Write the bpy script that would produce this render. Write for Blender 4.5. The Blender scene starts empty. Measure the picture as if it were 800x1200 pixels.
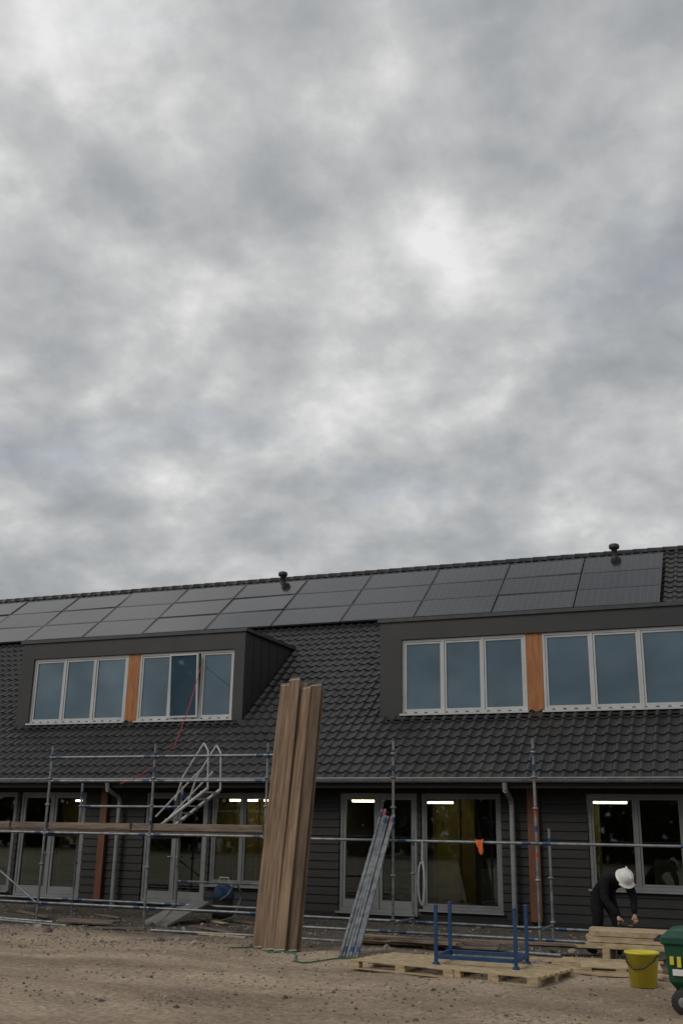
import bpy, bmesh, math, random
from mathutils import Vector, Matrix, noise
random.seed(7)
R=random.uniform
sc=bpy.context.scene
# ---------------------------------------------------------------- materials
MATS={}
def mat(name,col,rough=0.6,col2=None,scale=6.0,stretch=(1,1,1),metal=0.0,bump=0.0,bscale=None,spec=0.5,detail=6,coat=0,lo=0.35,hi=0.65,perobj=False):
    if name in MATS: return MATS[name]
    m=bpy.data.materials.new(name); m.use_nodes=True
    nt=m.node_tree; N=nt.nodes; L=nt.links
    b=N['Principled BSDF']
    b.inputs['Roughness'].default_value=rough
    b.inputs['Metallic'].default_value=metal
    b.inputs['Specular IOR Level'].default_value=spec
    if coat: b.inputs['Coat Weight'].default_value=coat
    b.inputs['Base Color'].default_value=(*col,1)
    if col2 or bump:
        tc=N.new('ShaderNodeTexCoord'); mp=N.new('ShaderNodeMapping')
        mp.inputs['Scale'].default_value=stretch
        L.new(tc.outputs['Object'],mp.inputs['Vector'])
        if perobj:
            oi=N.new('ShaderNodeObjectInfo'); vm=N.new('ShaderNodeVectorMath'); vm.operation='SCALE'; vm.inputs[0].default_value=(17,31,5)
            L.new(oi.outputs['Random'],vm.inputs['Scale']); L.new(vm.outputs[0],mp.inputs['Location'])
    if col2:
        n=N.new('ShaderNodeTexNoise'); n.inputs['Scale'].default_value=scale; n.inputs['Detail'].default_value=detail
        n.inputs['Roughness'].default_value=0.65
        L.new(mp.outputs['Vector'],n.inputs['Vector'])
        r=N.new('ShaderNodeValToRGB'); r.color_ramp.elements[0].position=lo; r.color_ramp.elements[1].position=hi
        r.color_ramp.elements[0].color=(*col,1); r.color_ramp.elements[1].color=(*col2,1)
        L.new(n.outputs['Fac'],r.inputs['Fac'])
        if perobj:
            hs=N.new('ShaderNodeHueSaturation'); mr=N.new('ShaderNodeMapRange'); mr.inputs['To Min'].default_value=.6; mr.inputs['To Max'].default_value=1.3
            L.new(oi.outputs['Random'],mr.inputs['Value']); L.new(mr.outputs[0],hs.inputs['Value']); L.new(r.outputs['Color'],hs.inputs['Color']); L.new(hs.outputs[0],b.inputs['Base Color'])
        else: L.new(r.outputs['Color'],b.inputs['Base Color'])
    if bump:
        n2=N.new('ShaderNodeTexNoise'); n2.inputs['Scale'].default_value=bscale or scale*3; n2.inputs['Detail'].default_value=5
        L.new(mp.outputs['Vector'],n2.inputs['Vector'])
        bp=N.new('ShaderNodeBump'); bp.inputs['Strength'].default_value=bump; bp.inputs['Distance'].default_value=0.02
        L.new(n2.outputs['Fac'],bp.inputs['Height']); L.new(bp.outputs['Normal'],b.inputs['Normal'])
    MATS[name]=m; return m
tile_m=mat('roof_tile',(.018,.018,.019),.45,(.042,.041,.040),1.6,bump=.15,bscale=30,spec=.45,lo=.3,hi=.7)
clad_m=mat('dark_cladding',(.012,.0118,.0118),.6,(.021,.020,.0195),3,(1,1,6),bump=.2,bscale=20,spec=.3)
panel_m=mat('dormer_panel',(.022,.022,.0235),.5,(.030,.030,.031),1.2,(1,1,1))
trim_m=mat('zinc_trim',(.19,.195,.20),.45,(.27,.275,.28),4,metal=.2)
edge_m=mat('dormer_edge_trim',(.05,.05,.053),.4,(.07,.07,.074),4,metal=.3)
frame_m=mat('window_frame_paint',(.40,.41,.41),.4,(.48,.49,.49),1.5)
dframe_m=mat('ground_frame_paint',(.12,.125,.125),.45,(.18,.185,.185),1.5)
doorf_m=mat('door_frame_paint',(.15,.155,.155),.45,(.21,.215,.215),1.5)
orange_m=mat('stained_timber',(.22,.075,.018),.5,(.38,.155,.045),3,(6,6,.6),bump=.1)
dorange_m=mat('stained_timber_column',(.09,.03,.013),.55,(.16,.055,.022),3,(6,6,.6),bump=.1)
concrete_m=mat('concrete',(.13,.125,.12),.9,(.22,.21,.2),4,bump=.3)
galv_m=mat('galvanised_steel',(.12,.13,.14),.45,(.27,.28,.29),7,metal=.45)
blue_m=mat('blue_paint',(.008,.035,.10),.45,(.012,.06,.15),9)
red_m=mat('red_paint',(.3,.03,.02),.5,(.42,.06,.03),9)
plank_m=mat('weathered_plank',(.075,.046,.028),.85,(.26,.175,.108),4,(6,6,.3),bump=.5,bscale=22,lo=.3,hi=.7,perobj=True)
plank2_m=mat('new_plank',(.28,.205,.12),.8,(.50,.39,.24),5,(1.2,4,4),bump=.3,bscale=20)
deck_m=mat('deck_board',(.10,.075,.055),.85,(.24,.185,.14),4,(.5,5,5),bump=.3)
rubber_m=mat('black_rubber',(.012,.012,.012),.7,(.02,.02,.02),8)
green_m=mat('green_plastic',(.005,.05,.028),.4,(.01,.075,.04),4)
yellow_m=mat('yellow_plastic',(.55,.46,.03),.45,(.66,.56,.06),4)
white_m=mat('white_plastic',(.62,.62,.60),.4,(.7,.7,.68),4)
alu_m=mat('aluminium',(.42,.43,.44),.35,(.55,.56,.57),6,metal=.4)
cloth_m=mat('black_workwear',(.006,.006,.007),.95,(.012,.012,.014),14,bump=.4,spec=.2)
skin_m=mat('skin',(.42,.24,.17),.55,(.48,.28,.2),20)
hair_m=mat('hair',(.03,.02,.012),.8,(.05,.03,.02),30)
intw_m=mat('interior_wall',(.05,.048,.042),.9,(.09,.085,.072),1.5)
insul_m=mat('yellow_insulation',(.13,.112,.03),.9,(.26,.225,.065),1.7)
black_m=mat('pv_frame',(.06,.06,.063),.35,(.09,.09,.094),3,metal=.3)
orangecloth_m=mat('orange_cloth',(.6,.1,.02),.8,(.7,.16,.04),12)
stone_m=mat('stone',(.20,.165,.13),.9,(.38,.32,.25),3,bump=.2)
rope_m=mat('red_rope',(.35,.02,.02),.7,(.45,.04,.04),9)
hose_m=mat('green_hose',(.02,.10,.04),.6,(.03,.14,.06),9)
leaf_m=mat('foliage',(.02,.028,.012),.8,(.045,.055,.024),1.2)
bark_m=mat('bark',(.05,.04,.03),.9,(.09,.075,.06),4)
film_m=mat('plastic_film',(.4,.41,.42),.3,(.55,.56,.57),6,bump=.8)
def glass(name,tint,refl,diffuse=None,rough=.02):
    m=bpy.data.materials.new(name); m.use_nodes=True; nt=m.node_tree; N=nt.nodes; L=nt.links
    N.remove(N['Principled BSDF']); out=N['Material Output']
    g=N.new('ShaderNodeBsdfGlossy'); g.inputs['Roughness'].default_value=rough; g.inputs['Color'].default_value=(.78,.92,1,1)
    if diffuse:
        t=N.new('ShaderNodeBsdfDiffuse'); 
        tc=N.new('ShaderNodeTexCoord'); n=N.new('ShaderNodeTexNoise'); n.inputs['Scale'].default_value=.9; n.inputs['Detail'].default_value=2
        r=N.new('ShaderNodeValToRGB'); r.color_ramp.elements[0].position=.3; r.color_ramp.elements[1].position=.7
        r.color_ramp.elements[0].color=(*diffuse,1); r.color_ramp.elements[1].color=(*[c*1.5 for c in diffuse],1)
        L.new(tc.outputs['Object'],n.inputs['Vector']); L.new(n.outputs['Fac'],r.inputs['Fac']); L.new(r.outputs['Color'],t.inputs['Color'])
    else:
        t=N.new('ShaderNodeBsdfTransparent'); t.inputs['Color'].default_value=(*tint,1)
    lw=N.new('ShaderNodeFresnel'); lw.inputs['IOR'].default_value=1.5
    ma=N.new('ShaderNodeMath'); ma.operation='MULTIPLY_ADD'; ma.inputs[1].default_value=1.2; ma.inputs[2].default_value=refl; ma.use_clamp=True
    L.new(lw.outputs['Fac'],ma.inputs[0])
    mx=N.new('ShaderNodeMixShader'); L.new(ma.outputs[0],mx.inputs['Fac']); L.new(t.outputs[0],mx.inputs[1]); L.new(g.outputs[0],mx.inputs[2])
    L.new(mx.outputs[0],out.inputs['Surface']); return m
upglass_m=glass('dormer_glass',None,.05,(.035,.06,.082))
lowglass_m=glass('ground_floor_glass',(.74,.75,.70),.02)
def emis(name,col,s):
    m=bpy.data.materials.new(name); m.use_nodes=True; nt=m.node_tree
    b=nt.nodes['Principled BSDF']; b.inputs['Emission Color'].default_value=(*col,1); b.inputs['Emission Strength'].default_value=s
    return m
lamp_m=emis('lit_tube',(1,.86,.58),14)
def pvmat():
    m=bpy.data.materials.new('pv_cells'); m.use_nodes=True; nt=m.node_tree; N=nt.nodes; L=nt.links; b=N['Principled BSDF']
    b.inputs['Roughness'].default_value=.14; b.inputs['IOR'].default_value=1.82; b.inputs['Specular IOR Level'].default_value=.5
    uv=N.new('ShaderNodeUVMap'); uv.uv_map='UVMap'
    br=N.new('ShaderNodeTexBrick'); br.offset=0; br.inputs['Color1'].default_value=(.012,.013,.018,1); br.inputs['Color2'].default_value=(.018,.019,.025,1)
    br.inputs['Mortar'].default_value=(.06,.062,.07,1); br.inputs['Scale'].default_value=1; br.inputs['Mortar Size'].default_value=.006
    br.inputs['Brick Width'].default_value=.175; br.inputs['Row Height'].default_value=.175
    L.new(uv.outputs[0],br.inputs['Vector']); L.new(br.outputs['Color'],b.inputs['Base Color'])
    return m
pv_m=pvmat()
def groundmat():
    m=bpy.data.materials.new('sandy_ground'); m.use_nodes=True; nt=m.node_tree; N=nt.nodes; L=nt.links; b=N['Principled BSDF']
    b.inputs['Roughness'].default_value=.95; b.inputs['Specular IOR Level'].default_value=.2
    tc=N.new('ShaderNodeTexCoord')
    def nz(s,d,st=(1,1,1),r=.6,dist=0):
        mp=N.new('ShaderNodeMapping'); mp.inputs['Scale'].default_value=st; L.new(tc.outputs['Object'],mp.inputs['Vector'])
        n=N.new('ShaderNodeTexNoise'); n.inputs['Scale'].default_value=s; n.inputs['Detail'].default_value=d; n.inputs['Roughness'].default_value=r; n.inputs['Distortion'].default_value=dist
        L.new(mp.outputs['Vector'],n.inputs['Vector']); return n.outputs['Fac']
    def ramp(f,p0,c0,p1,c1):
        r=N.new('ShaderNodeValToRGB'); e=r.color_ramp.elements; e[0].position=p0;e[1].position=p1;e[0].color=(*c0,1);e[1].color=(*c1,1); L.new(f,r.inputs['Fac']); return r.outputs['Color']
    big=ramp(nz(.45,7,(.6,1.5,1),.65,.4),.38,(.29,.228,.168),.60,(.47,.38,.288))
    fine=ramp(nz(14,8,r=.8),.36,(.52,.50,.47),.62,(1.12,1.1,1.07))
    mx=N.new('ShaderNodeMix'); mx.data_type='RGBA'; mx.blend_type='MULTIPLY'; mx.inputs['Factor'].default_value=1
    L.new(big,mx.inputs['A']); L.new(fine,mx.inputs['B'])
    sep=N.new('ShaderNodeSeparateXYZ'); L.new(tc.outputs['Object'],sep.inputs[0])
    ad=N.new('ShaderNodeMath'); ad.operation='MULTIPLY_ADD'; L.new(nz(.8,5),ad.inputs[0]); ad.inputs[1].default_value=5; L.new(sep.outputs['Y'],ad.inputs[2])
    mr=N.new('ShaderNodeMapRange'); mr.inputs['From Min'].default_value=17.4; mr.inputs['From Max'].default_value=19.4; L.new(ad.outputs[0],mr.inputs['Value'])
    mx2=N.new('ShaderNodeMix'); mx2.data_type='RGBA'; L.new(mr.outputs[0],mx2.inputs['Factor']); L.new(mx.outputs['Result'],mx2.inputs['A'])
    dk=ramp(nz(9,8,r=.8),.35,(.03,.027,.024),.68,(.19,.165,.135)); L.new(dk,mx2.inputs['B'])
    gp=N.new('ShaderNodeMath'); gp.operation='MULTIPLY'; 
    g1=N.new('ShaderNodeMapRange'); g1.inputs['From Min'].default_value=.52; g1.inputs['From Max'].default_value=.66; L.new(nz(.9,6,(.7,1.4,1)),g1.inputs['Value'])
    g2=N.new('ShaderNodeMapRange'); g2.inputs['From Min'].default_value=.5; g2.inputs['From Max'].default_value=.6; L.new(nz(22,4,r=.8),g2.inputs['Value'])
    L.new(g1.outputs[0],gp.inputs[0]); L.new(g2.outputs[0],gp.inputs[1])
    mx3=N.new('ShaderNodeMix'); mx3.data_type='RGBA'; L.new(gp.outputs[0],mx3.inputs['Factor']); L.new(mx2.outputs['Result'],mx3.inputs['A']); mx3.inputs['B'].default_value=(.09,.075,.06,1)
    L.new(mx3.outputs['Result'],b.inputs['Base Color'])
    bp=N.new('ShaderNodeBump'); bp.inputs['Strength'].default_value=.7; bp.inputs['Distance'].default_value=.05; L.new(nz(11,9,r=.75),bp.inputs['Height']); L.new(bp.outputs['Normal'],b.inputs['Normal'])
    return m
ground_m=groundmat()
# ---------------------------------------------------------------- mesh builder
class MB:
    def __init__(s): s.bm=bmesh.new(); s.mats=[]
    def mi(s,m):
        if m not in s.mats: s.mats.append(m)
        return s.mats.index(m)
    def faces(s,vs,fs,m,smooth=False):
        v=[s.bm.verts.new(p) for p in vs]; k=s.mi(m)
        for f in fs:
            fc=s.bm.faces.new([v[i] for i in f]); fc.material_index=k; fc.smooth=smooth
    def box(s,a,b,m,mtx=None):
        (x0,y0,z0),(x1,y1,z1)=a,b
        P=[(x0,y0,z0),(x1,y0,z0),(x1,y1,z0),(x0,y1,z0),(x0,y0,z1),(x1,y0,z1),(x1,y1,z1),(x0,y1,z1)]
        if mtx: P=[mtx@Vector(p) for p in P]
        s.faces(P,[(0,3,2,1),(4,5,6,7),(0,1,5,4),(1,2,6,5),(2,3,7,6),(3,0,4,7)],m)
    def tube(s,a,b,r,m,r2=None,n=10):
        a=Vector(a);b=Vector(b);d=(b-a).normalized(); r2=r if r2 is None else r2
        t=d.orthogonal().normalized(); u=d.cross(t)
        P=[];
        for c,rr in((a,r),(b,r2)):
            for i in range(n):
                w=2*math.pi*i/n; P.append(c+t*rr*math.cos(w)+u*rr*math.sin(w))
        s.faces(P,[(i,(i+1)%n,n+(i+1)%n,n+i) for i in range(n)],m,True)
        s.faces(P[:n],[tuple(range(n))[::-1]],m); s.faces(P[n:],[tuple(range(n))],m)
    def path(s,pts,r,m,n=8):
        for i in range(len(pts)-1): s.tube(pts[i],pts[i+1],r,m,n=n)
    def lathe(s,c,prof,m,n=24,axis=None):
        c=Vector(c); P=[];k=len(prof)
        for i in range(n):
            w=2*math.pi*i/n
            for (r,z) in prof:
                p=Vector((r*math.cos(w),r*math.sin(w),z))
                if axis: p=axis@p
                P.append(c+p)
        F=[]
        for i in range(n):
            for j in range(k-1):
                F.append((i*k+j,((i+1)%n)*k+j,((i+1)%n)*k+j+1,i*k+j+1))
        s.faces(P,F,m,True)
    def obj(s,name,parent=None,loc=None,bevel=0):
        me=bpy.data.meshes.new(name); s.bm.normal_update(); s.bm.to_mesh(me); s.bm.free()
        for m in s.mats: me.materials.append(m)
        o=bpy.data.objects.new(name,me); sc.collection.objects.link(o)
        if parent: o.parent=parent
        if loc: o.location=loc
        if bevel:
            b=o.modifiers.new('b','BEVEL'); b.width=bevel; b.segments=2; b.limit_method='ANGLE'
        return o
def empty(name,loc=(0,0,0)):
    e=bpy.data.objects.new(name,None); sc.collection.objects.link(e); e.location=loc; return e
# ---------------------------------------------------------------- ground
def gh(x,y):
    h=.05*(noise.noise(Vector((x*.45,y*.45,0))))+.025*noise.noise(Vector((x*2.1,y*2.1,3)))+.010*noise.noise(Vector((x*7,y*7,5)))
    if y>16.5: h-=.03
    for c in (10.6,12.3):
        yy=y-c-.12*(x+5)*.5-.3*math.sin(x*.25)
        h-=.035*math.exp(-(yy/.16)**2)
    return h
xs=[-260,-150,-90,-60,-42,-32,-26]+[-22+i*.11 for i in range(0,246)]+[6,9,14,22,40,80,150,260]
ys=[-260,-150,-90,-50,-25,-10,-3,2,4.5]+[6+i*.11 for i in range(0,133)]+[20.8,23,28,40,70,120,200,300]
vs=[];fs=[]
for y in ys:
    for x in xs:
        near=(-22<=x<=5.2 and 6<=y<=20.7)
        vs.append((x,y,gh(x,y) if near else -.02))
w=len(xs)
for j in range(len(ys)-1):
    for i in range(w-1): fs.append((j*w+i,j*w+i+1,(j+1)*w+i+1,(j+1)*w+i))
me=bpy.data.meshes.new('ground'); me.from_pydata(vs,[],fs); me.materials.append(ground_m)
me.polygons.foreach_set('use_smooth',[True]*len(fs))
go=bpy.data.objects.new('ground',me); sc.collection.objects.link(go)
mb=MB()
def stone(x,y,r,m):
    z=gh(x,y); P=[];n=5
    for (rr,zz) in((1,-.2),(.85,.45),(.35,.8)):
        for i in range(n):
            a=2*math.pi*i/n+R(-.3,.3); k=r*rr*R(.75,1.2); P.append((x+k*math.cos(a),y+k*math.sin(a)*.9,z+r*zz*R(.7,1.1)))
    F=[(i,(i+1)%n,n+(i+1)%n,n+i) for i in range(n)]+[(n+i,n+(i+1)%n,2*n+(i+1)%n,2*n+i) for i in range(n)]+[tuple(range(2*n,3*n))]
    mb.faces(P,F,m)
dstone_m=mat('dark_rubble',(.05,.045,.04),.9,(.14,.12,.1),5)
for i in range(11000):
    t=random.random()
    if t<.5: x,y=R(-17,1),R(14.2,18.6)
    elif t<.65: x,y=R(-17,1),R(18,20.4)
    else: x,y=R(-12,1.5),R(9.5,16)
    if noise.noise(Vector((x*.6,y*.6,9)))<R(-.5,.3): continue
    q=random.random(); r=R(.008,.02) if q<.95 else (R(.022,.04) if q<.988 or y<14.5 else R(.05,.10))
    stone(x,y,r,stone_m if random.random()<.5 else dstone_m)
mb.obj('rubble_stones')
# ---------------------------------------------------------------- house
house=empty('terraced_house')
S=math.radians(37); tanS=math.tan(S); cS=math.cos(S); sS=math.sin(S)
Y0,Z0=20.1,2.72
def rz(y): return Z0+tanS*(y-Y0)
NRM=Vector((0,-sS,cS)); ALG=Vector((0,cS,sS))
YR=28.8; ZR=rz(YR)
XL,XR=-36.0,5.0
base=Vector((0,20.0,rz(20.0)))
def prof(u):
    u=u%1.0
    if u<.5: return .036*math.sin(math.pi*u/.5)**.8
    return -.010*math.sin(math.pi*(u-.5)/.5)
vs=[];fs=[]
tw=.235; ns=8; ncol=int((XR-XL)/tw)*ns
course=.315; nrow=int(((YR-20.0)/cS)/course)
us=[i/ns for i in range(ncol+1)]
pr=[prof(u) for u in us]
for c in range(nrow+1):
    s0=c*course; s1=min(s0+.35,(YR-20.0)/cS)
    off=[]
    for i in range(ncol+1):
        k=int(us[i]); off.append(.007*noise.noise(Vector((k*3.3,c*7.7,0))))
    for (s,dz) in((s0,.012),(s0,.042),(s1,.010)):
        for i in range(ncol+1):
            p=base+ALG*(s+off[i])+NRM*(pr[i]*1.0+dz+off[i]*.8); vs.append((XL+us[i]*tw,p.y,p.z))
W=ncol+1
for c in range(nrow+1):
    b=c*3*W
    for i in range(ncol):
        fs.append((b+i,b+i+1,b+W+i+1,b+W+i)); 
        fs.append((b+W+i,b+W+i+1,b+2*W+i+1,b+2*W+i))
me=bpy.data.meshes.new('roof_tiles'); me.from_pydata(vs,[],fs); me.materials.append(tile_m)
o=bpy.data.objects.new('roof_tiles',me); sc.collection.objects.link(o); o.parent=house
mb=MB()
mb.faces([(XL,20.02,rz(20.02)-.03),(XR,20.02,rz(20.02)-.03),(XR,YR,ZR-.03),(XL,YR,ZR-.03)],[(0,1,2,3)],tile_m)
mb.faces([(XL,YR,ZR),(XR,YR,ZR),(XR,2*YR-20.1,Z0),(XL,2*YR-20.1,Z0)],[(0,1,2,3)],tile_m)
x=XL
while x<XR:
    L_=.40; n=9; P=[]
    for (xx,rr) in((x,.125),(x+L_+.02,.11)):
        for i in range(n):
            a=math.pi*(i/(n-1))*1.1-math.pi*.05; P.append((xx,YR+rr*math.cos(a),ZR-.0+rr*math.sin(a)))
    mb.faces(P,[(i,i+1,n+i+1,n+i) for i in range(n-1)]+[tuple(range(n))],tile_m,True)
    x+=L_
mb.obj('roof_ridge',house)
YW=20.7
openings=[(-28.5,-25.5,.25),(-24.2,-22.4,.15),(-20.6,-16.55,.25),(-16.45,-14.6,.15),(-13.0,-11.4,.15),(-11.32,-9.8,.55),(-8.29,-6.6,.15),(-6.52,-4.87,.25),(-3.2,-.55,.74),(1.0,2.7,.15)]
ZT=2.46
mb=MB()
def clad(x0,x1,z0,z1):
    mb.box((x0,YW+.03,z0),(x1,YW+.2,z1),clad_m)
    z=z0
    while z<z1-.02:
        zt=min(z+.165,z1)
        mb.faces([(x0,YW-.02,z+.004),(x1,YW-.02,z+.004),(x1,YW+.006,zt),(x0,YW+.006,zt),(x0,YW+.04,z+.004),(x1,YW+.04,z+.004),(x0,YW+.04,zt),(x1,YW+.04,zt)],
                 [(0,1,2,3),(0,4,5,1),(3,2,7,6),(0,3,6,4),(1,5,7,2)],clad_m)
        z=zt
edge=XL
for (a,b,zb) in openings:
    clad(edge,a,.12,2.6); clad(a,b,ZT,2.6)
    if zb>.2: clad(a,b,.12,zb)
    edge=b
clad(edge,XR,.12,2.6)
mb.box((XL,YW-.03,-.3),(XR,YW+.2,.118),clad_m)
mb.box((XL,YW+.21,-.3),(XL+.2,36,2.7),clad_m); mb.box((XR-.2,YW+.21,-.3),(XR,36,2.7),clad_m)
mb.box((XL,36.01,-.3),(XR,36.2,2.7),clad_m)
for xx in (XL,XR-.05):
    mb.faces([(xx,20.2,2.7),(xx,2*YR-20.2,2.7),(xx,YR,ZR-.06)],[(0,1,2)],clad_m)
mb.obj('walls',house)
mb=MB()
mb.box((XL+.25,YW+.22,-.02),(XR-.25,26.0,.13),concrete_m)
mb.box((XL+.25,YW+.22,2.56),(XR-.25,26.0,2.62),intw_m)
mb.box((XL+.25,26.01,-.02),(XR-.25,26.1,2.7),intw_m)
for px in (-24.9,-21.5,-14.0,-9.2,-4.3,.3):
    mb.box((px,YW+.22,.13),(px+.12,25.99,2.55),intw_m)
for (a,b,yy,z0_,z1) in ((-12.6,-9.35,23.2,1.1,2.45),(-7.3,-6.2,24.2,.14,2.5),(-4.15,-3.3,23.0,.9,2.5),(-18.0,-15.6,24.5,1.3,2.4)):
    mb.box((a,yy,z0_),(b,yy+.08,z1),insul_m)
    mb.box((a,yy-.02,.135),(b,yy+.06,z0_-.003),intw_m)
    for k in range(int((b-a)/.6)+1): mb.box((a+k*.6,yy-.07,.14),(a+k*.6+.045,yy-.023,z1),deck_m)
mb.box((-5.9,22.6,.14),(-5.5,22.9,2.55),intw_m)
for (a,b,yy,h) in ((-7.9,-7.3,22.3,1.2),(-5.6,-5.0,21.9,1.0),(-2.2,-1.2,22.4,1.25),(-12.6,-12.0,22.0,1.0)):
    mb.box((a,yy,.14),(b,yy+.3,h),concrete_m)
mb.obj('interior',house)
mb=MB()
for (x,y) in ((-11.4,22.4),(-10.5,22.4),(-8.3,22.4),(-6.9,23.2),(-3.0,22.4),(-16.6,23.6)):
    mb.box((x-.35,y-.04,2.33),(x+.35,y+.04,2.37),lamp_m)
    mb.box((x-.4,y-.06,2.371),(x+.4,y+.06,2.41),white_m)
    for s in(-.3,.3): mb.tube((x+s,y,2.41),(x+s,y,2.56),.006,galv_m,n=6)
mb.obj('ceiling_lamps',house)
def window(mb,x0,x1,z0,z1,Y,n,fm,gm,fw=.06,sw=.045,door=False,dep=.09,tilt=None):
    mb.box((x0,Y,z0),(x0+fw,Y+dep,z1),fm); mb.box((x1-fw,Y,z0),(x1,Y+dep,z1),fm)
    mb.box((x0+fw,Y,z1-fw),(x1-fw,Y+dep,z1),fm); mb.box((x0+fw,Y,z0),(x1-fw,Y+dep,z0+fw),fm)
    w=(x1-x0-2*fw)/n
    for i in range(n):
        a=x0+fw+i*w; b=a+w
        if i>0: mb.box((a-fw*.45,Y-.004,z0+fw),(a+fw*.45,Y+dep,z1-fw),fm)
        aa=a+(fw*.45 if i else .0)+.004; bb=b-(fw*.45 if i<n-1 else 0)-.004; c=z0+fw+.004; d=z1-fw-.004
        zb=c+(.16 if door else sw)
        y=Y+.015; y2=Y+dep-.015
        M=None
        if tilt==i:
            M=Matrix.Translation((0,Y+.08,c))@Matrix.Rotation(math.radians(4),4,'X')@Matrix.Translation((0,-Y-.08,-c))@Matrix.Translation((0,-.07,0))
        mb.box((aa,y,c),(aa+sw,y2,d),fm,M); mb.box((bb-sw,y,c),(bb,y2,d),fm,M)
        mb.box((aa+sw,y,d-sw),(bb-sw,y2,d),fm,M); mb.box((aa+sw,y,c),(bb-sw,y2,zb),fm,M)
        mb.box((aa+sw,Y+.04,zb),(bb-sw,Y+.046,d-sw),gm,M)
mb=MB()
for (a,b,zb) in openings:
    dr=zb<.2
    n=2 if (dr or b-a<2.3) else 3
    if abs(a+6.52)<.01: n=1
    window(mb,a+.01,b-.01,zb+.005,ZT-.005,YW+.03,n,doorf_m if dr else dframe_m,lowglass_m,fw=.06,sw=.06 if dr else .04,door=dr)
    mb.box((a-.03,YW-.09,zb-.035),(b+.03,YW+.028,zb+.002),doorf_m)
    if dr:
        for s in(-1,1): mb.tube(((a+b)/2+s*.06,YW+.0,1.1),((a+b)/2+s*.15,YW+.0,1.1),.012,galv_m)
mb.obj('ground_floor_windows_and_doors',house)
mb=MB()
for x,w_ in ((-23.2,.2),(-14.13,.17),(-4.33,.22)):
    mb.box((x,YW-.10,.12),(x+w_,YW-.025,2.58),dorange_m)
mb.obj('timber_columns',house)
mb=MB()
mb.box((XL,20.12,2.585),(XR,YW+.02,2.61),clad_m)
mb.box((XL,20.09,2.54),(XR,20.118,2.74),clad_m)
mb.obj('soffit',house)
mb=MB(); n=10;P=[]
for xx in (XL,XR):
    for i in range(n):
        a=math.pi+math.pi*i/(n-1); P.append((xx,20.02+.075*math.cos(a),2.72+.085*math.sin(a)))
mb.faces(P,[(i,i+1,n+i+1,n+i) for i in range(n-1)],trim_m,True)
mb.tube((XL,19.945,2.722),(XR,19.945,2.722),.015,trim_m)
x=XL+.3
while x<XR:
    mb.path([(x,19.94,2.73),(x,19.935,2.69),(x,19.97,2.645),(x,20.03,2.63),(x,20.09,2.65)],.008,trim_m,6); x+=.75
for x in (-4.62,-13.6,-22.6):
    mb.path([(x,20.02,2.64),(x,20.05,2.5),(x,20.5,2.35),(x,20.56,2.25),(x,20.56,.0)],.05,trim_m,12)
mb.obj('gutter_and_downpipes',house)
def dormer(x0,x1,units,wood,tl=None):
    mb=MB(); YF=22.0; zb=4.12; zt=6.34
    mb.box((x0+.02,YF+.12,3.9),(x1-.02,25.3,zt-.03),panel_m)
    mb.box((x0-.04,YF-.06,zt-.02),(x1+.04,25.3,zt+.02),panel_m)
    mb.box((x0-.05,YF-.085,zt-.05),(x1+.05,YF-.062,zt+.03),edge_m)
    mb.box((x1+.042,YF-.06,zt-.05),(x1+.062,25.0,zt+.03),edge_m); mb.box((x0-.062,YF-.06,zt-.05),(x0-.042,25.0,zt+.03),edge_m)
    mb.box((x0,YF-.04,5.88),(x1,YF+.118,zt-.022),panel_m)
    wl=units[0][0]; wr=units[-1][1]
    mb.box((x0,YF-.04,zb-.1),(wl,YF+.118,5.878),panel_m); mb.box((wr,YF-.04,zb-.1),(x1,YF+.118,5.878),panel_m)
    mb.box((wl,YF+.0,zb-.1),(wr,YF+.118,4.195),panel_m)
    for xx,s in((x1-.02,1),(x0+.02,-1)):
        y=YF+.45
        while y<24.8:
            mb.box((min(xx,xx+s*.006),y,rz(y)+.03),(max(xx,xx+s*.006),y+.02,zt-.05),clad_m); y+=.45
    mb.faces([(wl-.3,YF-.05,zb-.02),(wr+.3,YF-.05,zb-.02),(wr+.3,YF-.22,rz(YF-.22)+.085),(wl-.3,YF-.22,rz(YF-.22)+.085)],[(0,3,2,1)],panel_m)
    for (a,b) in wood: mb.box((a+.005,YF+.01,4.2),(b-.005,YF+.115,5.876),orange_m)
    mb.obj('dormer',house)
    mw=MB()
    for k,(a,b) in enumerate(units):
        window(mw,a,b,4.215,5.87,YF+.015,3,frame_m,upglass_m,fw=.055,sw=.042,tilt=(1 if tl==k else None))
        mw.box((a-.03,YF-.09,4.17),(b+.03,YF+.01,4.212),frame_m)
    mw.obj('dormer_windows',house)
dormer(-17.9,-11.32,[(-17.5,-14.62),(-14.27,-11.6)],[(-14.62,-14.27)],1)
dormer(-7.86,-.55,[(-7.35,-4.53),(-4.17,-1.1)],[(-4.53,-4.17)])
dormer(-27.6,-21.2,[(-27.2,-24.5),(-24.1,-21.5)],[(-24.5,-24.1)])
for i,(x,y) in enumerate(((-13.35,28.25),(-3.25,28.3))):
    mb=MB(); z=rz(y)
    mb.lathe((x,y,z-.05),[(.10,0),(.10,.14),(.08,.18),(.08,.46),(.13,.47),(.145,.50),(.145,.57),(.11,.60),(.0,.62)],panel_m,16)
    mb.obj('roof_vent',house)
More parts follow.
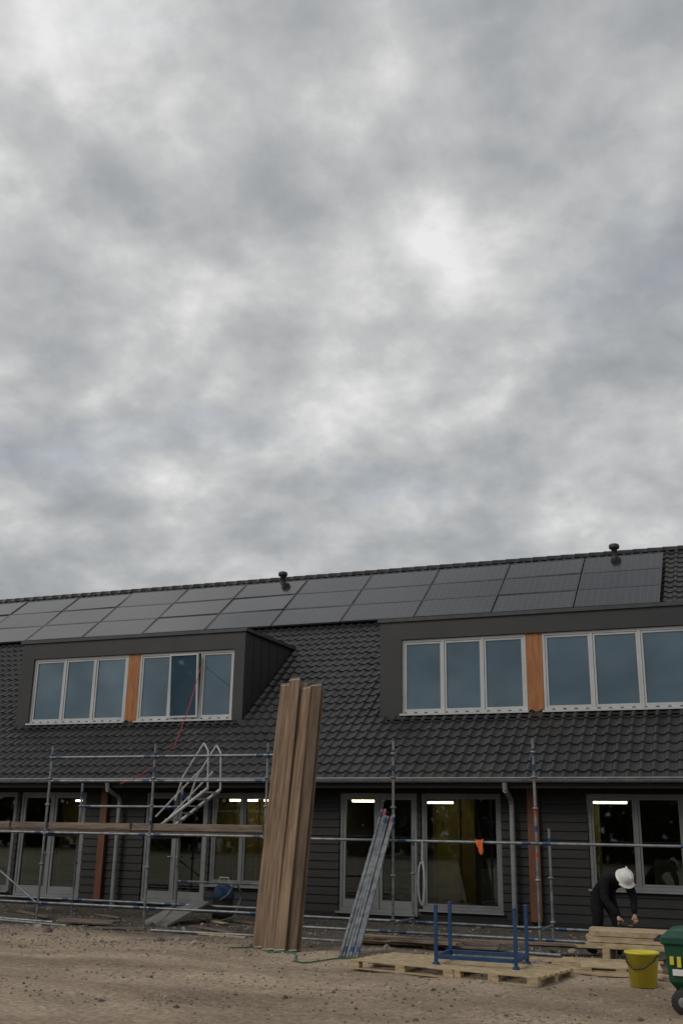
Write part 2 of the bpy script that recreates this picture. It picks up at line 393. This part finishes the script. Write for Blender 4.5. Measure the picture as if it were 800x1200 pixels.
# ---------------------------------------------------------------- solar panels
me=bpy.data.meshes.new('solar_panel_array'); bm=bmesh.new(); uvl=bm.loops.layers.uv.new('UVMap')
top=Vector((0,28.42,rz(28.42)))
pw,ph=2.1,1.05
def pvpanel(x1,row):
    x0=x1-pw; lift=.13+R(-.006,.006); tl=R(-.018,.018)
    a=top-ALG*(row*(ph+.015)); 
    def pt(x,s,h): q=a-ALG*s+NRM*(h+tl*(s-.5)+tl*.4*(x-x0-1)); return (x,q.y,q.z)
    g=.01
    def bx(xa,xb,sa,sb,h0,h1,mi):
        P=[pt(xa,sb,h0),pt(xb,sb,h0),pt(xb,sa,h0),pt(xa,sa,h0),pt(xa,sb,h1),pt(xb,sb,h1),pt(xb,sa,h1),pt(xa,sa,h1)]
        v=[bm.verts.new(p) for p in P]
        for f in [(0,3,2,1),(4,5,6,7),(0,1,5,4),(1,2,6,5),(2,3,7,6),(3,0,4,7)]:
            fc=bm.faces.new([v[i] for i in f]); fc.material_index=mi
            if mi==0:
                for l in fc.loops:
                    i=v.index(l.vert); l[uvl].uv=((xb-xa) if i%4 in(1,2) else 0,(sb-sa) if i%4 in(2,3) else 0)
    fr=.03
    bx(x0+fr+g,x1-fr-g,fr,ph-fr,lift,lift+.03,0)
    bx(x0+g,x1-g,0,fr,lift-.01,lift+.036,1); bx(x0+g,x1-g,ph-fr,ph,lift-.01,lift+.036,1)
    bx(x0+g,x0+g+fr,fr,ph-fr,lift-.01,lift+.036,1); bx(x1-g-fr,x1-g,fr,ph-fr,lift-.01,lift+.036,1)
for c in range(12):
    for r in range(3): pvpanel(-1.95-c*2.115,r)
bm.to_mesh(me); bm.free(); me.materials.append(pv_m); me.materials.append(black_m)
o=bpy.data.objects.new('solar_panel_array',me); sc.collection.objects.link(o)
# ---------------------------------------------------------------- scaffolding
scaf=empty('scaffolding')
mb=MB(); r=.0242
YA,YB=17.3,18.4
def std(x,y,h,blue=True):
    z=gh(x,y)
    mb.box((x-.075,y-.075,z-.01),(x+.075,y+.075,z+.008),galv_m)
    mb.tube((x,y,z),(x,y,.25),.017,galv_m)
    mb.tube((x,y,.15),(x,y,h),r,galv_m)
    mb.tube((x,y,h-.28),(x,y,h-.16),r+.002,blue_m)
    for zz in (.3,1.0,1.56,2.1,2.6,3.0):
        if zz<h-.05: mb.lathe((x,y,zz),[(r,-.02),(.05,-.012),(.05,.012),(r,.02)],galv_m,12)
for x in (-15.5,-13.1,-10.73,-8.35,-5.94,-3.5,-1.05):
    std(x,YA,3.22)
for x,h in ((-15.5,3.2),(-13.1,2.55),(-10.73,2.5),(-8.35,3.2),(-5.94,1.75),(-3.5,1.8),(-1.05,1.8)):
    std(x,YB,h)
def rail(x0,x1,y,z,m=galv_m,tip=True,z1=None):
    z1=z if z1 is None else z1
    mb.tube((x0,y,z),(x1,y,z1),r*.95,m)
    if tip:
        for a,s in((x0,1),(x1,-1)): mb.tube((a+s*.06,y,z if s>0 else z1),(a+s*.2,y,z if s>0 else z1),r+.002,blue_m)
bays=[(-15.5,-13.1),(-13.1,-10.73),(-10.73,-8.35)]
for a,b in bays:
    for z in (2.55,3.0):
        if a>-14: rail(a+.03,b-.03,YA,z)
    for z in (.3,1.58): rail(a+.03,b-.03,YA,z); rail(a+.03,b-.03,YB,z)
rail(-13.07,-10.76,YB,2.1); rail(-10.7,-8.38,YB,.72)
for a,b in [(-8.35,-5.94),(-5.94,-3.5),(-3.5,-1.05)]:
    rail(a+.03,b-.03,YA,1.56); rail(a+.03,b-.03,YA,.12); rail(a+.03,b-.03,YB,.2)
for x in (-15.5,-13.1,-10.73,-8.35,-5.94,-3.5,-1.05):
    mb.tube((x,YA+.02,.25),(x,YB-.02,.25),r,galv_m)
    if x<-8: mb.tube((x,YA+.02,1.53),(x,YB-.02,1.53),r,galv_m)
mb.tube((-13.1,YA-.05,.3),(-15.3,YA-.05,1.6),r*.8,galv_m)
# short bracket the plank bundle rests against
mb.tube((-7.62,16.1,2.95),(-7.62,17.36,2.95),r,galv_m)
mb.tube((-8.35,YA,3.0),(-7.55,YA,3.0),r,galv_m)
mb.tube((-3.5,YA,1.35),(-3.5,YA,1.42),r+.003,red_m); mb.tube((-3.5,YA,2.02),(-3.5,YA,2.12),r+.003,red_m)
for x in(-10.73,-5.94,-3.5): mb.tube((x,YA,1.75),(x,YA,1.83),r+.003,blue_m); mb.tube((x,YA,2.7),(x,YA,2.8),r+.003,blue_m)
mb.obj('tubes',scaf)
mb=MB()
for k,(a,b) in enumerate([(-16.8,-14.0),(-13.95,-11.2),(-11.15,-8.42)]):
    for j in range(4):
        y=YA+.07+j*.245; mb.box((a+R(0,.05),y,1.605),(b-R(0,.05),y+.235,1.65+R(0,.006)),deck_m)
    mb.box((a,YA+.03,1.655+R(0,.01)),(b,YA+.062,1.77+R(0,.01)),deck_m)
mb.obj('deck_boards',scaf,bevel=.004)
mb=MB()
q=-.25
for y in (17.5,18.0):
    mb.tube((-10.5+q,y,1.66),(-9.42+q,y,2.42),.03,alu_m); 
    mb.path([(-10.1+q,y,2.2),(-9.95+q,y,2.65),(-9.55+q,y,3.25),(-9.45+q,y,3.1),(-9.42+q,y,2.42)],.018,alu_m,10)
    mb.tube((-10.5+q,y,1.9),(-9.6+q,y,2.75),.016,alu_m)
for i in range(6):
    t=(i+.5)/6; x=-10.5+q+1.08*t; z=1.66+.76*t
    mb.box((x-.08,17.52,z-.01),(x+.08,17.98,z+.015),alu_m)
mb.obj('access_stair',scaf)
# ---------------------------------------------------------------- leaning plank bundle
pb=empty('leaning_plank_bundle')
def plank(bx,tx,by,ty,L,wd=.2,th=.045,nm='plank',turn=0):
    bx+=.08; tx-=.10
    b=Vector((bx,by,gh(bx,by)+.0)); t=Vector((tx,ty,0)); 
    hz=Vector((tx-bx,ty-by,0)).length; t.z=b.z+math.sqrt(L*L-hz*hz)
    zax=(t-b).normalized(); xax=Vector((1,0,0)); xax=(xax-zax*xax.dot(zax)).normalized(); yax=zax.cross(xax)
    M=Matrix((xax,yax,zax)).transposed().to_4x4()@Matrix.Rotation(turn,4,'Z'); M.translation=b
    m=MB(); m.box((-wd/2,-th/2,0),(wd/2,th/2,L),plank_m)
    for zz in(.01,L-.05): m.box((-wd/2-.001,-th/2-.001,zz),(wd/2+.001,th/2+.001,zz+.018),trim_m)
    o=m.obj(nm,pb,bevel=.005); o.matrix_world=M
    return o
A=14.72;B=16.35
plank(-7.22,-7.48,A,B,4.45,.2,turn=.1)
plank(-7.03,-7.28,A-.08,B-.09,4.53,.19)
plank(-6.93,-7.20,A+.03,B+.03,4.46,.2)
plank(-6.84,-7.07,A-.09,B-.06,4.40,.18,turn=-.09)
plank(-6.70,-6.90,A-.02,B-.02,4.44,.2)
plank(-6.68,-6.90,A+.06,B+.05,4.36,.2,turn=.05)
for k,(x,t) in enumerate(((-7.16,-7.43),(-6.98,-7.26),(-6.78,-7.05))): plank(x,t,A+.13,B+.13,4.33+.05*k)
# ---------------------------------------------------------------- leaning steel tubes
mb=MB()
for i in range(9):
    bx=-5.76+.052*(i%6)+R(-.01,.01); by=14.5+.07*(i//6)+R(-.03,.03); tx=-6.12+.045*(i%6)+R(-.02,.02)
    L=3.35+R(-.12,.08); b=Vector((bx,by,gh(bx,by)+.01)); t=Vector((tx,17.22-.05*(i//6),1.98)); d=(t-b).normalized(); t=b+d*L
    mb.tube(b,t,.024,galv_m)
    c=(blue_m,red_m,blue_m)[i%3]
    mb.tube(t-d*.22,t-d*.08,.026,c); mb.tube(b+d*.1,b+d*.2,.026,blue_m if i%2 else galv_m)
mb.obj('leaning_steel_tubes')
# ---------------------------------------------------------------- pallets
def pallet(name,cx,cy,ang,w=1.2,d=1.0,z=0.0,sz=.75):
    m=MB()
    for j in range(3):
        y=-d/2+j*(d-.1)/2
        m.box((-w/2,y,.0),(w/2,y+.1,.022),plank2_m)
        for i in range(3):
            x=-w/2+i*(w-.14)/2; m.box((x,y+.003,.023),(x+.14,y+.097,.1),plank2_m)
    for i in range(3):
        x=-w/2+i*(w-.14)/2; m.box((x+.003,-d/2,.101),(x+.137,d/2,.122),plank2_m)
    for j in range(7):
        y=-d/2+j*(d-.1)/6; m.box((-w/2+R(-.01,.01),y,.123),(w/2+R(-.01,.01),y+.1,.145),plank2_m)
    o=m.obj(name,bevel=.003); o.location=(cx,cy,z); o.rotation_euler=(0,0,ang); o.scale=(1,1,sz); return o
pallet('pallet',-4.35,13.8,math.radians(-12),1.5,1.1,gh(-4.3,13.75)-.01)
pallet('pallet',-3.1,13.55,math.radians(-12),1.15,1.1,gh(-3.05,13.6)-.01)
pallet('pallet',-1.95,14.75,math.radians(8),1.0,.8,gh(-1.75,14.6)-.01)
mb=MB()
for i in range(7):
    M=Matrix.Translation((-2.2+R(-.3,.3),14.2+i*.15,.03+.012*i))@Matrix.Rotation(R(-.3,.15),4,'Z'); mb.box((-.7,-.05,0),(.6,.05,.022),plank2_m,M)
for i in range(9):
    M=Matrix.Translation((-4.4+R(-1.4,1.8),16.55+R(-.3,.5),.02+.012*i))@Matrix.Rotation(R(-.2,.2),4,'Z'); mb.box((-.9,-.08,0),(.8,.08,.03),deck_m if i%3 else plank2_m,M)
for i in range(8):
    x,y=R(-15,-8.5),R(16.2,18.6)
    M=Matrix.Translation((x,y,gh(x,y)+.02))@Matrix.Rotation(R(-.6,.6),4,'Z'); l=R(.3,1.1); mb.box((-l,-.05,0),(l,.05,.025),deck_m if i%3 else plank2_m,M)
mb.obj('loose_boards')
# ---------------------------------------------------------------- blue rack
mb=MB()
x0,x1,y0,y1=-4.06,-3.04,13.5,14.15; zb=.13
for (x,y) in((x0,y0),(x1,y0),(x0,y1),(x1,y1)):
    mb.box((x-.021,y-.021,zb-.03),(x+.021,y+.021,.80),blue_m); mb.lathe((x,y,zb-.04),[(.045,0),(.045,.05),(0,.05)],blue_m,12)
    mb.lathe((x,y,.80),[(.021,0),(.033,.01),(.0,.03)],blue_m,10)
for z in (zb+.05,):
    mb.box((x0+.022,y0-.02,z),(x1-.022,y0+.02,z+.05),blue_m); mb.box((x0+.022,y1-.02,z),(x1-.022,y1+.02,z+.05),blue_m)
    mb.box((x0-.02,y0+.022,z),(x0+.02,y1-.022,z+.05),blue_m); mb.box((x1-.02,y0+.022,z),(x1+.02,y1-.022,z+.05),blue_m)
mb.obj('steel_storage_rack',bevel=.003)
# ---------------------------------------------------------------- timber stack
mb=MB()
for x in (-2.25,-1.1):
    mb.box((x-.05,15.6,-.02),(x+.05,16.35,.2),plank2_m)
for lay in range(3):
    for j in range(5):
        y=15.62+j*.14; mb.box((-2.5+R(-.08,.08),y,.202+lay*.08),(-.75+R(-.1,.1),y+.125,.202+lay*.08+.072),plank2_m)
mb.obj('timber_stack',bevel=.004)
mb=MB(); M=Matrix.Translation((-1.12,15.45,.0))@Matrix.Rotation(.12,4,'X'); mb.box((-.02,-.02,.0),(.22,.03,.85),deck_m,M); mb.obj('leaning_board')
# ---------------------------------------------------------------- yellow tub
mb=MB()
mb.lathe((-1.55,13.65,gh(-1.55,13.65)),[(0,.005),(.15,.0),(.19,.36),(.205,.36),(.205,.385),(.18,.385),(.145,.03),(0,.03)],yellow_m,28)
mb.path([(-1.75,13.65,.37),(-1.72,13.56,.26),(-1.63,13.45,.2),(-1.51,13.43,.22),(-1.4,13.5,.3),(-1.35,13.64,.37)],.008,rubber_m)
mb.obj('yellow_mortar_tub')
# ---------------------------------------------------------------- green wheeled container
g=MB()
gx,gy=-.66,12.05
def fr(z,hx,hy): return [(gx-hx,gy-hy,z),(gx+hx,gy-hy,z),(gx+hx,gy+hy,z),(gx-hx,gy+hy,z)]
rings=[fr(.22,.36,.24),fr(.3,.42,.3),fr(.64,.45,.33),fr(.66,.48,.36),fr(.72,.48,.36),fr(.78,.40,.28),fr(.8,.3,.2)]
P=[p for rr in rings for p in rr]; F=[(3,2,1,0)]
for k in range(len(rings)-1):
    for i in range(4): F.append((k*4+i,k*4+(i+1)%4,k*4+4+(i+1)%4,k*4+4+i))
F.append(tuple(range(24,28)))
g.faces(P,F,green_m)
for s in(-.3,.3):
    for yy in (gy-.27,gy+.27):
        ax=Matrix.Rotation(math.pi/2,3,'X')
        g.lathe((gx+s,yy,.11),[(0,-.03),(.1,-.03),(.12,-.02),(.12,.02),(.1,.03),(0,.03)],rubber_m,20,ax)
        g.lathe((gx+s,yy,.11),[(0,-.034),(.05,-.034),(.05,.034),(0,.034)],galv_m,14,ax)
        g.box((gx+s-.03,yy-.02,.12),(gx+s+.03,yy+.02,.25),rubber_m)
g.tube((gx-.54,gy-.25,.68),(gx-.54,gy+.25,.68),.016,rubber_m)
for yy in(-.25,.25): g.tube((gx-.54,gy+yy,.68),(gx-.46,gy+yy,.68),.014,rubber_m)
for k in range(4): g.box((gx-.40+k*.07,gy-.345,.46-.02*(k%2)),(gx-.36+k*.07,gy-.325,.54),yellow_m)
g.box((gx-.38,gy-.335,.36),(gx+.0,gy-.312,.42),white_m)
g.obj('green_wheeled_container',bevel=.012)
# ---------------------------------------------------------------- wet vacuum
v=MB(); vx,vy=-10.0,18.95; z=gh(vx,vy)
v.lathe((vx,vy,z+.06),[(0,0),(.19,0),(.2,.05),(.2,.36)],rubber_m,20); v.lathe((vx,vy,z+.42),[(.21,0),(.22,.03),(.2,.1),(.17,.2),(.1,.26),(0,.27)],blue_m,20)
for a in range(4): 
    w=a*math.pi/2+.7; v.lathe((vx+.18*math.cos(w),vy+.18*math.sin(w),z+.035),[(0,-.035),(.035,-.02),(.035,.02),(0,.035)],rubber_m,10)
v.path([(vx+.05,vy-.2,z+.4),(vx+.25,vy-.3,z+.5),(vx+.4,vy-.25,z+.75),(vx+.45,vy-.1,z+.5),(vx+.35,vy-.15,z+.1),(vx+.1,vy-.35,z+.03),(vx-.3,vy-.3,z+.03)],.02,galv_m)
v.tube((vx-.1,vy,z+.62),(vx-.1,vy,z+.8),.012,white_m); v.tube((vx+.1,vy,z+.62),(vx+.1,vy,z+.8),.012,white_m); v.tube((vx-.1,vy,z+.8),(vx+.1,vy,z+.8),.014,white_m)
v.obj('wet_vacuum')
mb=MB()
pts=[]
for k in range(40):
    t=k/39*4*math.pi; pts.append((-5.42+.05*math.sin(t),17.26-.002*k,.95+.36*math.cos(t)*(1-.004*k)-.05))
mb.path(pts,.010,film_m); mb.path([pts[0],(-5.42,17.27,1.56)],.010,film_m)
mb.obj('hanging_hose')
mb=MB()
P=[];nx,nz=6,6
for j in range(nz):
    for i in range(nx):
        P.append((-4.52+i*.03*(1-.12*j)+.01*math.sin(j*2)+.015*j,17.265+.015*math.sin(i*2+j),1.6-j*.04+(.02 if i in(0,5) else 0)-.01*i*(j>3)))
mb.faces(P,[(j*nx+i,j*nx+i+1,(j+1)*nx+i+1,(j+1)*nx+i) for j in range(nz-1) for i in range(nx-1)],orangecloth_m,True)
mb.obj('orange_cloth')
mb=MB()
A_=Vector((-12.48,21.93,5.5)); B_=Vector((-10.35,17.35,3.2))
pts=[]
for k in range(10):
    t=k/9; p=A_.lerp(B_,t); p.z-=.12*math.sin(math.pi*t); pts.append(p)
for k in range(1,9):
    t=k/8; p=B_.lerp(Vector((-11.6,17.5,2.5)),t); p.z-=.12*math.sin(math.pi*t); pts.append(p)
mb.path(pts,.008,rope_m); mb.obj('red_cable')
mb=MB()
pts=[]
for k in range(40):
    t=k/39; x=-7.4+2.6*t; y=14.3+.35*math.sin(t*9)+.2*math.sin(t*21); pts.append((x,y,gh(x,y)+.015))
mb.path(pts,.010,hose_m); mb.obj('garden_hose')
mb=MB()
for (a,b) in (((-14.5,16.9),(-11.9,16.6)),((-15,17.0),(-12.6,17.15)),((-10.2,16.7),(-8.1,16.85)),((-7.9,16.4),(-5.2,16.6)),((-4.9,16.9),(-3.0,16.3))):
    mb.tube((a[0],a[1],gh(*a)+.03),(b[0],b[1],gh(*b)+.03),.024,galv_m)
mb.obj('loose_steel_tubes')
mb=MB()
mb.faces([(-11.1,17.9,.02),(-10.3,17.4,.02),(-9.95,18.3,.38),(-10.75,18.8,.38),(-11.1,17.9,-.03),(-10.3,17.4,-.03),(-9.95,18.3,.34),(-10.75,18.8,.34)],[(0,1,2,3),(4,7,6,5),(0,4,5,1),(1,5,6,2),(2,6,7,3),(3,7,4,0)],concrete_m)
mb.box((-12.4,17.0,.02),(-11.2,17.3,.06),deck_m)
mb.obj('ramp_board')
# ---------------------------------------------------------------- trees behind the viewpoint (seen only as reflections)
mb=MB()
for i in range(46):
    x=-95+i*2.6+R(-1,1); y=-34+R(-5,5); H_=R(6.5,10)
    mb.tube((x,y,-.1),(x,y,H_*.6),.2,bark_m,.08,8)
    for k in range(5):
        a=R(0,6.28); mb.tube((x,y,H_*R(.25,.5)),(x+1.6*math.cos(a),y+1.6*math.sin(a),H_*R(.55,.8)),.08,bark_m,.03,6)
    for k in range(380):
        a=R(0,6.28); h=R(.0,1.0)**.9; rad=3.2*math.sin(math.pi*min(1,h*.8+.17))**.6*R(.2,1.1)
        c=Vector((x+rad*math.cos(a),y+rad*math.sin(a),H_*h)); s_=R(.3,.6)
        u_=Vector((R(-1,1),R(-1,1),R(-1,1))).normalized(); w_=u_.orthogonal().normalized()
        mb.faces([c-u_*s_,c+w_*s_,c+u_*s_,c-w_*s_],[(0,1,2,3)],leaf_m)
mb.obj('tree_line')
# ---------------------------------------------------------------- worker
wk=empty('construction_worker')
def skin(name,verts,edges,rad,m,root=0,sub=2):
    me=bpy.data.meshes.new(name); me.from_pydata(verts,edges,[]); o=bpy.data.objects.new(name,me); sc.collection.objects.link(o)
    s=o.modifiers.new('s','SKIN'); 
    for i,rr in enumerate(rad):
        q=rr if isinstance(rr,tuple) else (rr,rr); me.skin_vertices[0].data[i].radius=q; me.skin_vertices[0].data[i].use_root=(i==root)
    s.use_smooth_shade=True
    d=o.modifiers.new('d','SUBSURF'); d.levels=sub; d.render_levels=sub
    me.materials.append(m); o.parent=wk; return o
F_=Vector((.65,-.76,0)).normalized(); Sd=Vector((-F_.y,F_.x,0))
H=Vector((-2.48,17.05,.86))
def wp(f,s,z): return tuple(Vector((H.x,H.y,0))+F_*f+Sd*s+Vector((0,0,z)))
V=[wp(0,0,.84),wp(.15,0,.95),wp(.31,0,1.05),wp(.44,0,1.10),wp(.52,0,1.10),
   wp(.42,.19,1.06),wp(.48,.25,.82),wp(.60,.16,.60),
   wp(.42,-.19,1.06),wp(.46,-.25,.80),wp(.64,-.14,.58),
   wp(.0,.11,.78),wp(.19,.14,.45),wp(.02,.15,.10),
   wp(-.0,-.11,.78),wp(.12,-.15,.44),wp(-.16,-.17,.10)]
E=[(0,1),(1,2),(2,3),(3,4),(3,5),(5,6),(6,7),(3,8),(8,9),(9,10),(0,11),(11,12),(12,13),(0,14),(14,15),(15,16)]
rd=[(.17,.15),(.165,.14),(.185,.15),(.135,.12),.06,.085,.065,.045,.085,.065,.045,.12,.085,.065,.12,.085,.065]
skin('body_clothes',V,E,rd,cloth_m)
for s in(13,16):
    a=Vector(V[s]); 
    skin('boot',[tuple(a+Vector((0,0,.04))),tuple(a+Vector((0,0,-.05))),tuple(a+F_*.11+Vector((0,0,-.06))),tuple(a+F_*.2+Vector((0,0,-.065)))],[(0,1),(1,2),(2,3)],[.055,.055,.05,.038],rubber_m)
hc=Vector(wp(.62,0,1.09)); 
face=(F_*.55+Vector((0,0,-.83))).normalized(); upv=(F_*.83+Vector((0,0,.55))).normalized(); sd=face.cross(upv)
HM=Matrix((sd,face,upv)).transposed()
def hp(x,y,z): return hc+HM@Vector((x,y,z))
m=MB(); P=[];F=[];nu,nv=16,12
for j in range(nv+1):
    ph_=math.pi*j/nv
    for i in range(nu):
        th=2*math.pi*i/nu; x=.076*math.sin(ph_)*math.cos(th); y=.095*math.sin(ph_)*math.sin(th); z=.118*math.cos(ph_)
        if z<-.02: x*=1-.25*(-z-.02)/.1; y=y*(1-.15*(-z-.02)/.1)
        P.append(hp(x,y,z))
for j in range(nv):
    for i in range(nu): F.append((j*nu+i,j*nu+(i+1)%nu,(j+1)*nu+(i+1)%nu,(j+1)*nu+i))
m.faces(P,F,skin_m,True)
m.tube(hp(0,.09,.015),hp(0,.118,-.02),.010,skin_m,.016,10)
for s in(-1,1):
    m.lathe(hp(s*.03,.086,.012),[(0,-.008),(.009,-.004),(.011,0),(.009,.004),(0,.008)],white_m,10); m.lathe(hp(s*.03,.094,.012),[(0,-.004),(.005,0),(0,.004)],rubber_m,8)
    m.tube(hp(s*.072,-.005,-.025),hp(s*.08,-.015,.03),.012,skin_m,.014,8)
m.tube(hp(-.022,.085,-.052),hp(.022,.085,-.052),.005,red_m,.005,8)
m.obj('head',wk)
m=MB(); 
m.lathe(hp(0,-.012,.03),[(.098,-.07),(.1,-.03),(.098,.0),(.085,.03)],hair_m,20,HM)
m.obj('hair',wk)
m=MB(); m.lathe(hp(0,0,.045),[(.145,-.012),(.142,-.004),(.122,.002),(.12,.04),(.105,.08),(.07,.108),(.03,.12),(0,.122)],white_m,28,HM)
P=[]
for k in range(9):
    a=math.pi*(.2+.6*k/8)
    for rr,zz in((.125,.0),(.175,-.018)): P.append(hp(rr*math.cos(a),rr*math.sin(a),.045+zz))
m.faces(P,[(2*k,2*k+2,2*k+3,2*k+1) for k in range(8)],white_m,True)
m.box((-.012,-.1,.16),(.012,.1,.172),white_m,Matrix.Translation(hc)@HM.to_4x4())
m.obj('hard_hat',wk)
for wi,sgn in((7,1),(10,-1)):
    w=Vector(V[wi]); d=(F_*.35+Vector((0,0,-.93))).normalized(); lat=Sd*(-sgn)
    palm=w+d*.09
    skin('palm',[tuple(w),tuple(w+d*.05),tuple(palm)],[(0,1),(1,2)],[(.026,.022),(.036,.018),(.036,.016)],skin_m)
    for k,(o_,L1) in enumerate(((-.028,.065),(-.009,.075),(.01,.07),(.028,.055))):
        b=palm+lat*(-o_)-d*.01; skin('finger',[tuple(b),tuple(b+d*L1*.5),tuple(b+d*L1*.8+F_*(-.02)),tuple(b+d*L1*.95+F_*(-.04))],[(0,1),(1,2),(2,3)],[.0095,.009,.008,.007],skin_m,sub=1)
    b=w+d*.035+lat*.028; skin('thumb',[tuple(b),tuple(b+d*.03+lat*.025),tuple(b+d*.06+lat*.03)],[(0,1),(1,2)],[.012,.010,.009],skin_m,sub=1)
m=MB(); h=Vector(V[10])+Vector((0.02,-.02,-.11)); m.box((-.03,-.03,-.05),(.03,.03,.05),rubber_m,Matrix.Translation(h)); m.tube(h,h+F_*.2,.028,rubber_m); m.tube(h+F_*.2,h+F_*.32,.006,galv_m); m.obj('cordless_drill',wk)
# ---------------------------------------------------------------- world
wd=bpy.data.worlds.new('World'); sc.world=wd; wd.use_nodes=True; nt=wd.node_tree; N=nt.nodes; L=nt.links
bg=N['Background']; tc=N.new('ShaderNodeTexCoord'); sep=N.new('ShaderNodeSeparateXYZ'); L.new(tc.outputs['Generated'],sep.inputs[0])
def mth(op,a,b=None,c=None):
    n=N.new('ShaderNodeMath'); n.operation=op
    for i,v in enumerate((a,b,c)):
        if v is None: continue
        if isinstance(v,(int,float)): n.inputs[i].default_value=v
        else: L.new(v,n.inputs[i])
    return n.outputs[0]
zz=mth('ADD',mth('MAXIMUM',sep.outputs['Z'],0.0),.42)
cx=mth('DIVIDE',sep.outputs['X'],zz); cy=mth('DIVIDE',sep.outputs['Y'],zz)
cmb=N.new('ShaderNodeCombineXYZ'); L.new(cx,cmb.inputs[0]); L.new(cy,cmb.inputs[1])
def nz(s,d,r,dist,off):
    mp=N.new('ShaderNodeMapping'); mp.inputs['Location'].default_value=off; L.new(cmb.outputs[0],mp.inputs['Vector'])
    n=N.new('ShaderNodeTexNoise'); n.inputs['Scale'].default_value=s; n.inputs['Detail'].default_value=d; n.inputs['Roughness'].default_value=r; n.inputs['Distortion'].default_value=dist
    L.new(mp.outputs[0],n.inputs['Vector']); return n.outputs['Fac']
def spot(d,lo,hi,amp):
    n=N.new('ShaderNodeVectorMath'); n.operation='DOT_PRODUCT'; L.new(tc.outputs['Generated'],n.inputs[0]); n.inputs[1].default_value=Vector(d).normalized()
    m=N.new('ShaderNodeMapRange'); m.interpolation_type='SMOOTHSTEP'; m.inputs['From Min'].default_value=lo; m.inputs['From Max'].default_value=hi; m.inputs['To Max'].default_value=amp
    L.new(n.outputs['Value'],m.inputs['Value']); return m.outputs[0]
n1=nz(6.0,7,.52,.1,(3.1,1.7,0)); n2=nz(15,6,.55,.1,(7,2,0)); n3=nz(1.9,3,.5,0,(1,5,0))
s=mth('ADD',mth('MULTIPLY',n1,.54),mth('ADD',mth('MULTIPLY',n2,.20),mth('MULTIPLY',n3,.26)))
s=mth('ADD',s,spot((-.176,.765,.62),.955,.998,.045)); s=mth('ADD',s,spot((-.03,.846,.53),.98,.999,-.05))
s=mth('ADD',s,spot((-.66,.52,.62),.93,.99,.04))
s=mth('ADD',s,spot((-.62,.38,.70),.90,.98,.06)); s=mth('ADD',s,spot((-.06,.5,.86),.93,.985,-.07))  # bright and dark sky patches added out of view to shape solar panel reflections
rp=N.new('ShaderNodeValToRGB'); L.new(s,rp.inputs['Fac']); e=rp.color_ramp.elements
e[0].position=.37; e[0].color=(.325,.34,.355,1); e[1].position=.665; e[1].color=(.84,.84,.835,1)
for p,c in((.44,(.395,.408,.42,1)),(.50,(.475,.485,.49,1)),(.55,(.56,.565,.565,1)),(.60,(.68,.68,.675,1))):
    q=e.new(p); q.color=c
sky=N.new('ShaderNodeTexSky'); sky.sky_type='NISHITA'; sky.sun_disc=False; sky.sun_elevation=math.radians(38); sky.sun_rotation=math.radians(215)
sm=N.new('ShaderNodeMix'); sm.data_type='RGBA'; sm.blend_type='MULTIPLY'; sm.inputs['Factor'].default_value=1
L.new(sky.outputs[0],sm.inputs['A']); sm.inputs['B'].default_value=(.1,.1,.1,1)
mx=N.new('ShaderNodeMix'); mx.data_type='RGBA'
cov=N.new('ShaderNodeMapRange'); cov.inputs['From Min'].default_value=.56; cov.inputs['From Max'].default_value=.70; cov.inputs['To Min'].default_value=.97; cov.inputs['To Max'].default_value=.72
L.new(nz(3.1,4,.5,.2,(11,4,0)),cov.inputs['Value']); L.new(cov.outputs[0],mx.inputs['Factor'])
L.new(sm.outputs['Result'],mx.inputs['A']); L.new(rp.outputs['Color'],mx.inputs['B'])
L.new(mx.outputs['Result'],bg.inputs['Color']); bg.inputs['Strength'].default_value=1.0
sd_=bpy.data.lights.new('sun','SUN'); sd_.energy=1.1; sd_.angle=math.radians(25); sd_.color=(1,.95,.88)
so=bpy.data.objects.new('sun',sd_); sc.collection.objects.link(so)
az=math.radians(215); el=math.radians(38)
dirv=Vector((math.sin(az)*math.cos(el),math.cos(az)*math.cos(el),math.sin(el)))
so.rotation_euler=dirv.to_track_quat('Z','Y').to_euler()
# ---------------------------------------------------------------- camera
yaw=math.radians(22); p=math.radians(17.3); roll=math.radians(1.0)
fwd=Vector((-math.sin(yaw)*math.cos(p), math.cos(yaw)*math.cos(p), math.sin(p)))
r0=Vector((math.cos(yaw), math.sin(yaw),0)); u0=r0.cross(fwd)
right=r0*math.cos(roll)+u0*math.sin(roll); up=u0*math.cos(roll)-r0*math.sin(roll)
cd=bpy.data.cameras.new('camera'); cam=bpy.data.objects.new('camera',cd); sc.collection.objects.link(cam)
M=Matrix((right,up,-fwd)).transposed().to_4x4(); M.translation=Vector((0,0,1.7)); cam.matrix_world=M
cd.sensor_fit='VERTICAL'; cd.sensor_height=36; cd.lens=36; cd.clip_end=1000; cd.clip_start=.1
sc.camera=cam
sc.view_settings.view_transform='Standard'; sc.view_settings.look='None'; sc.view_settings.exposure=0
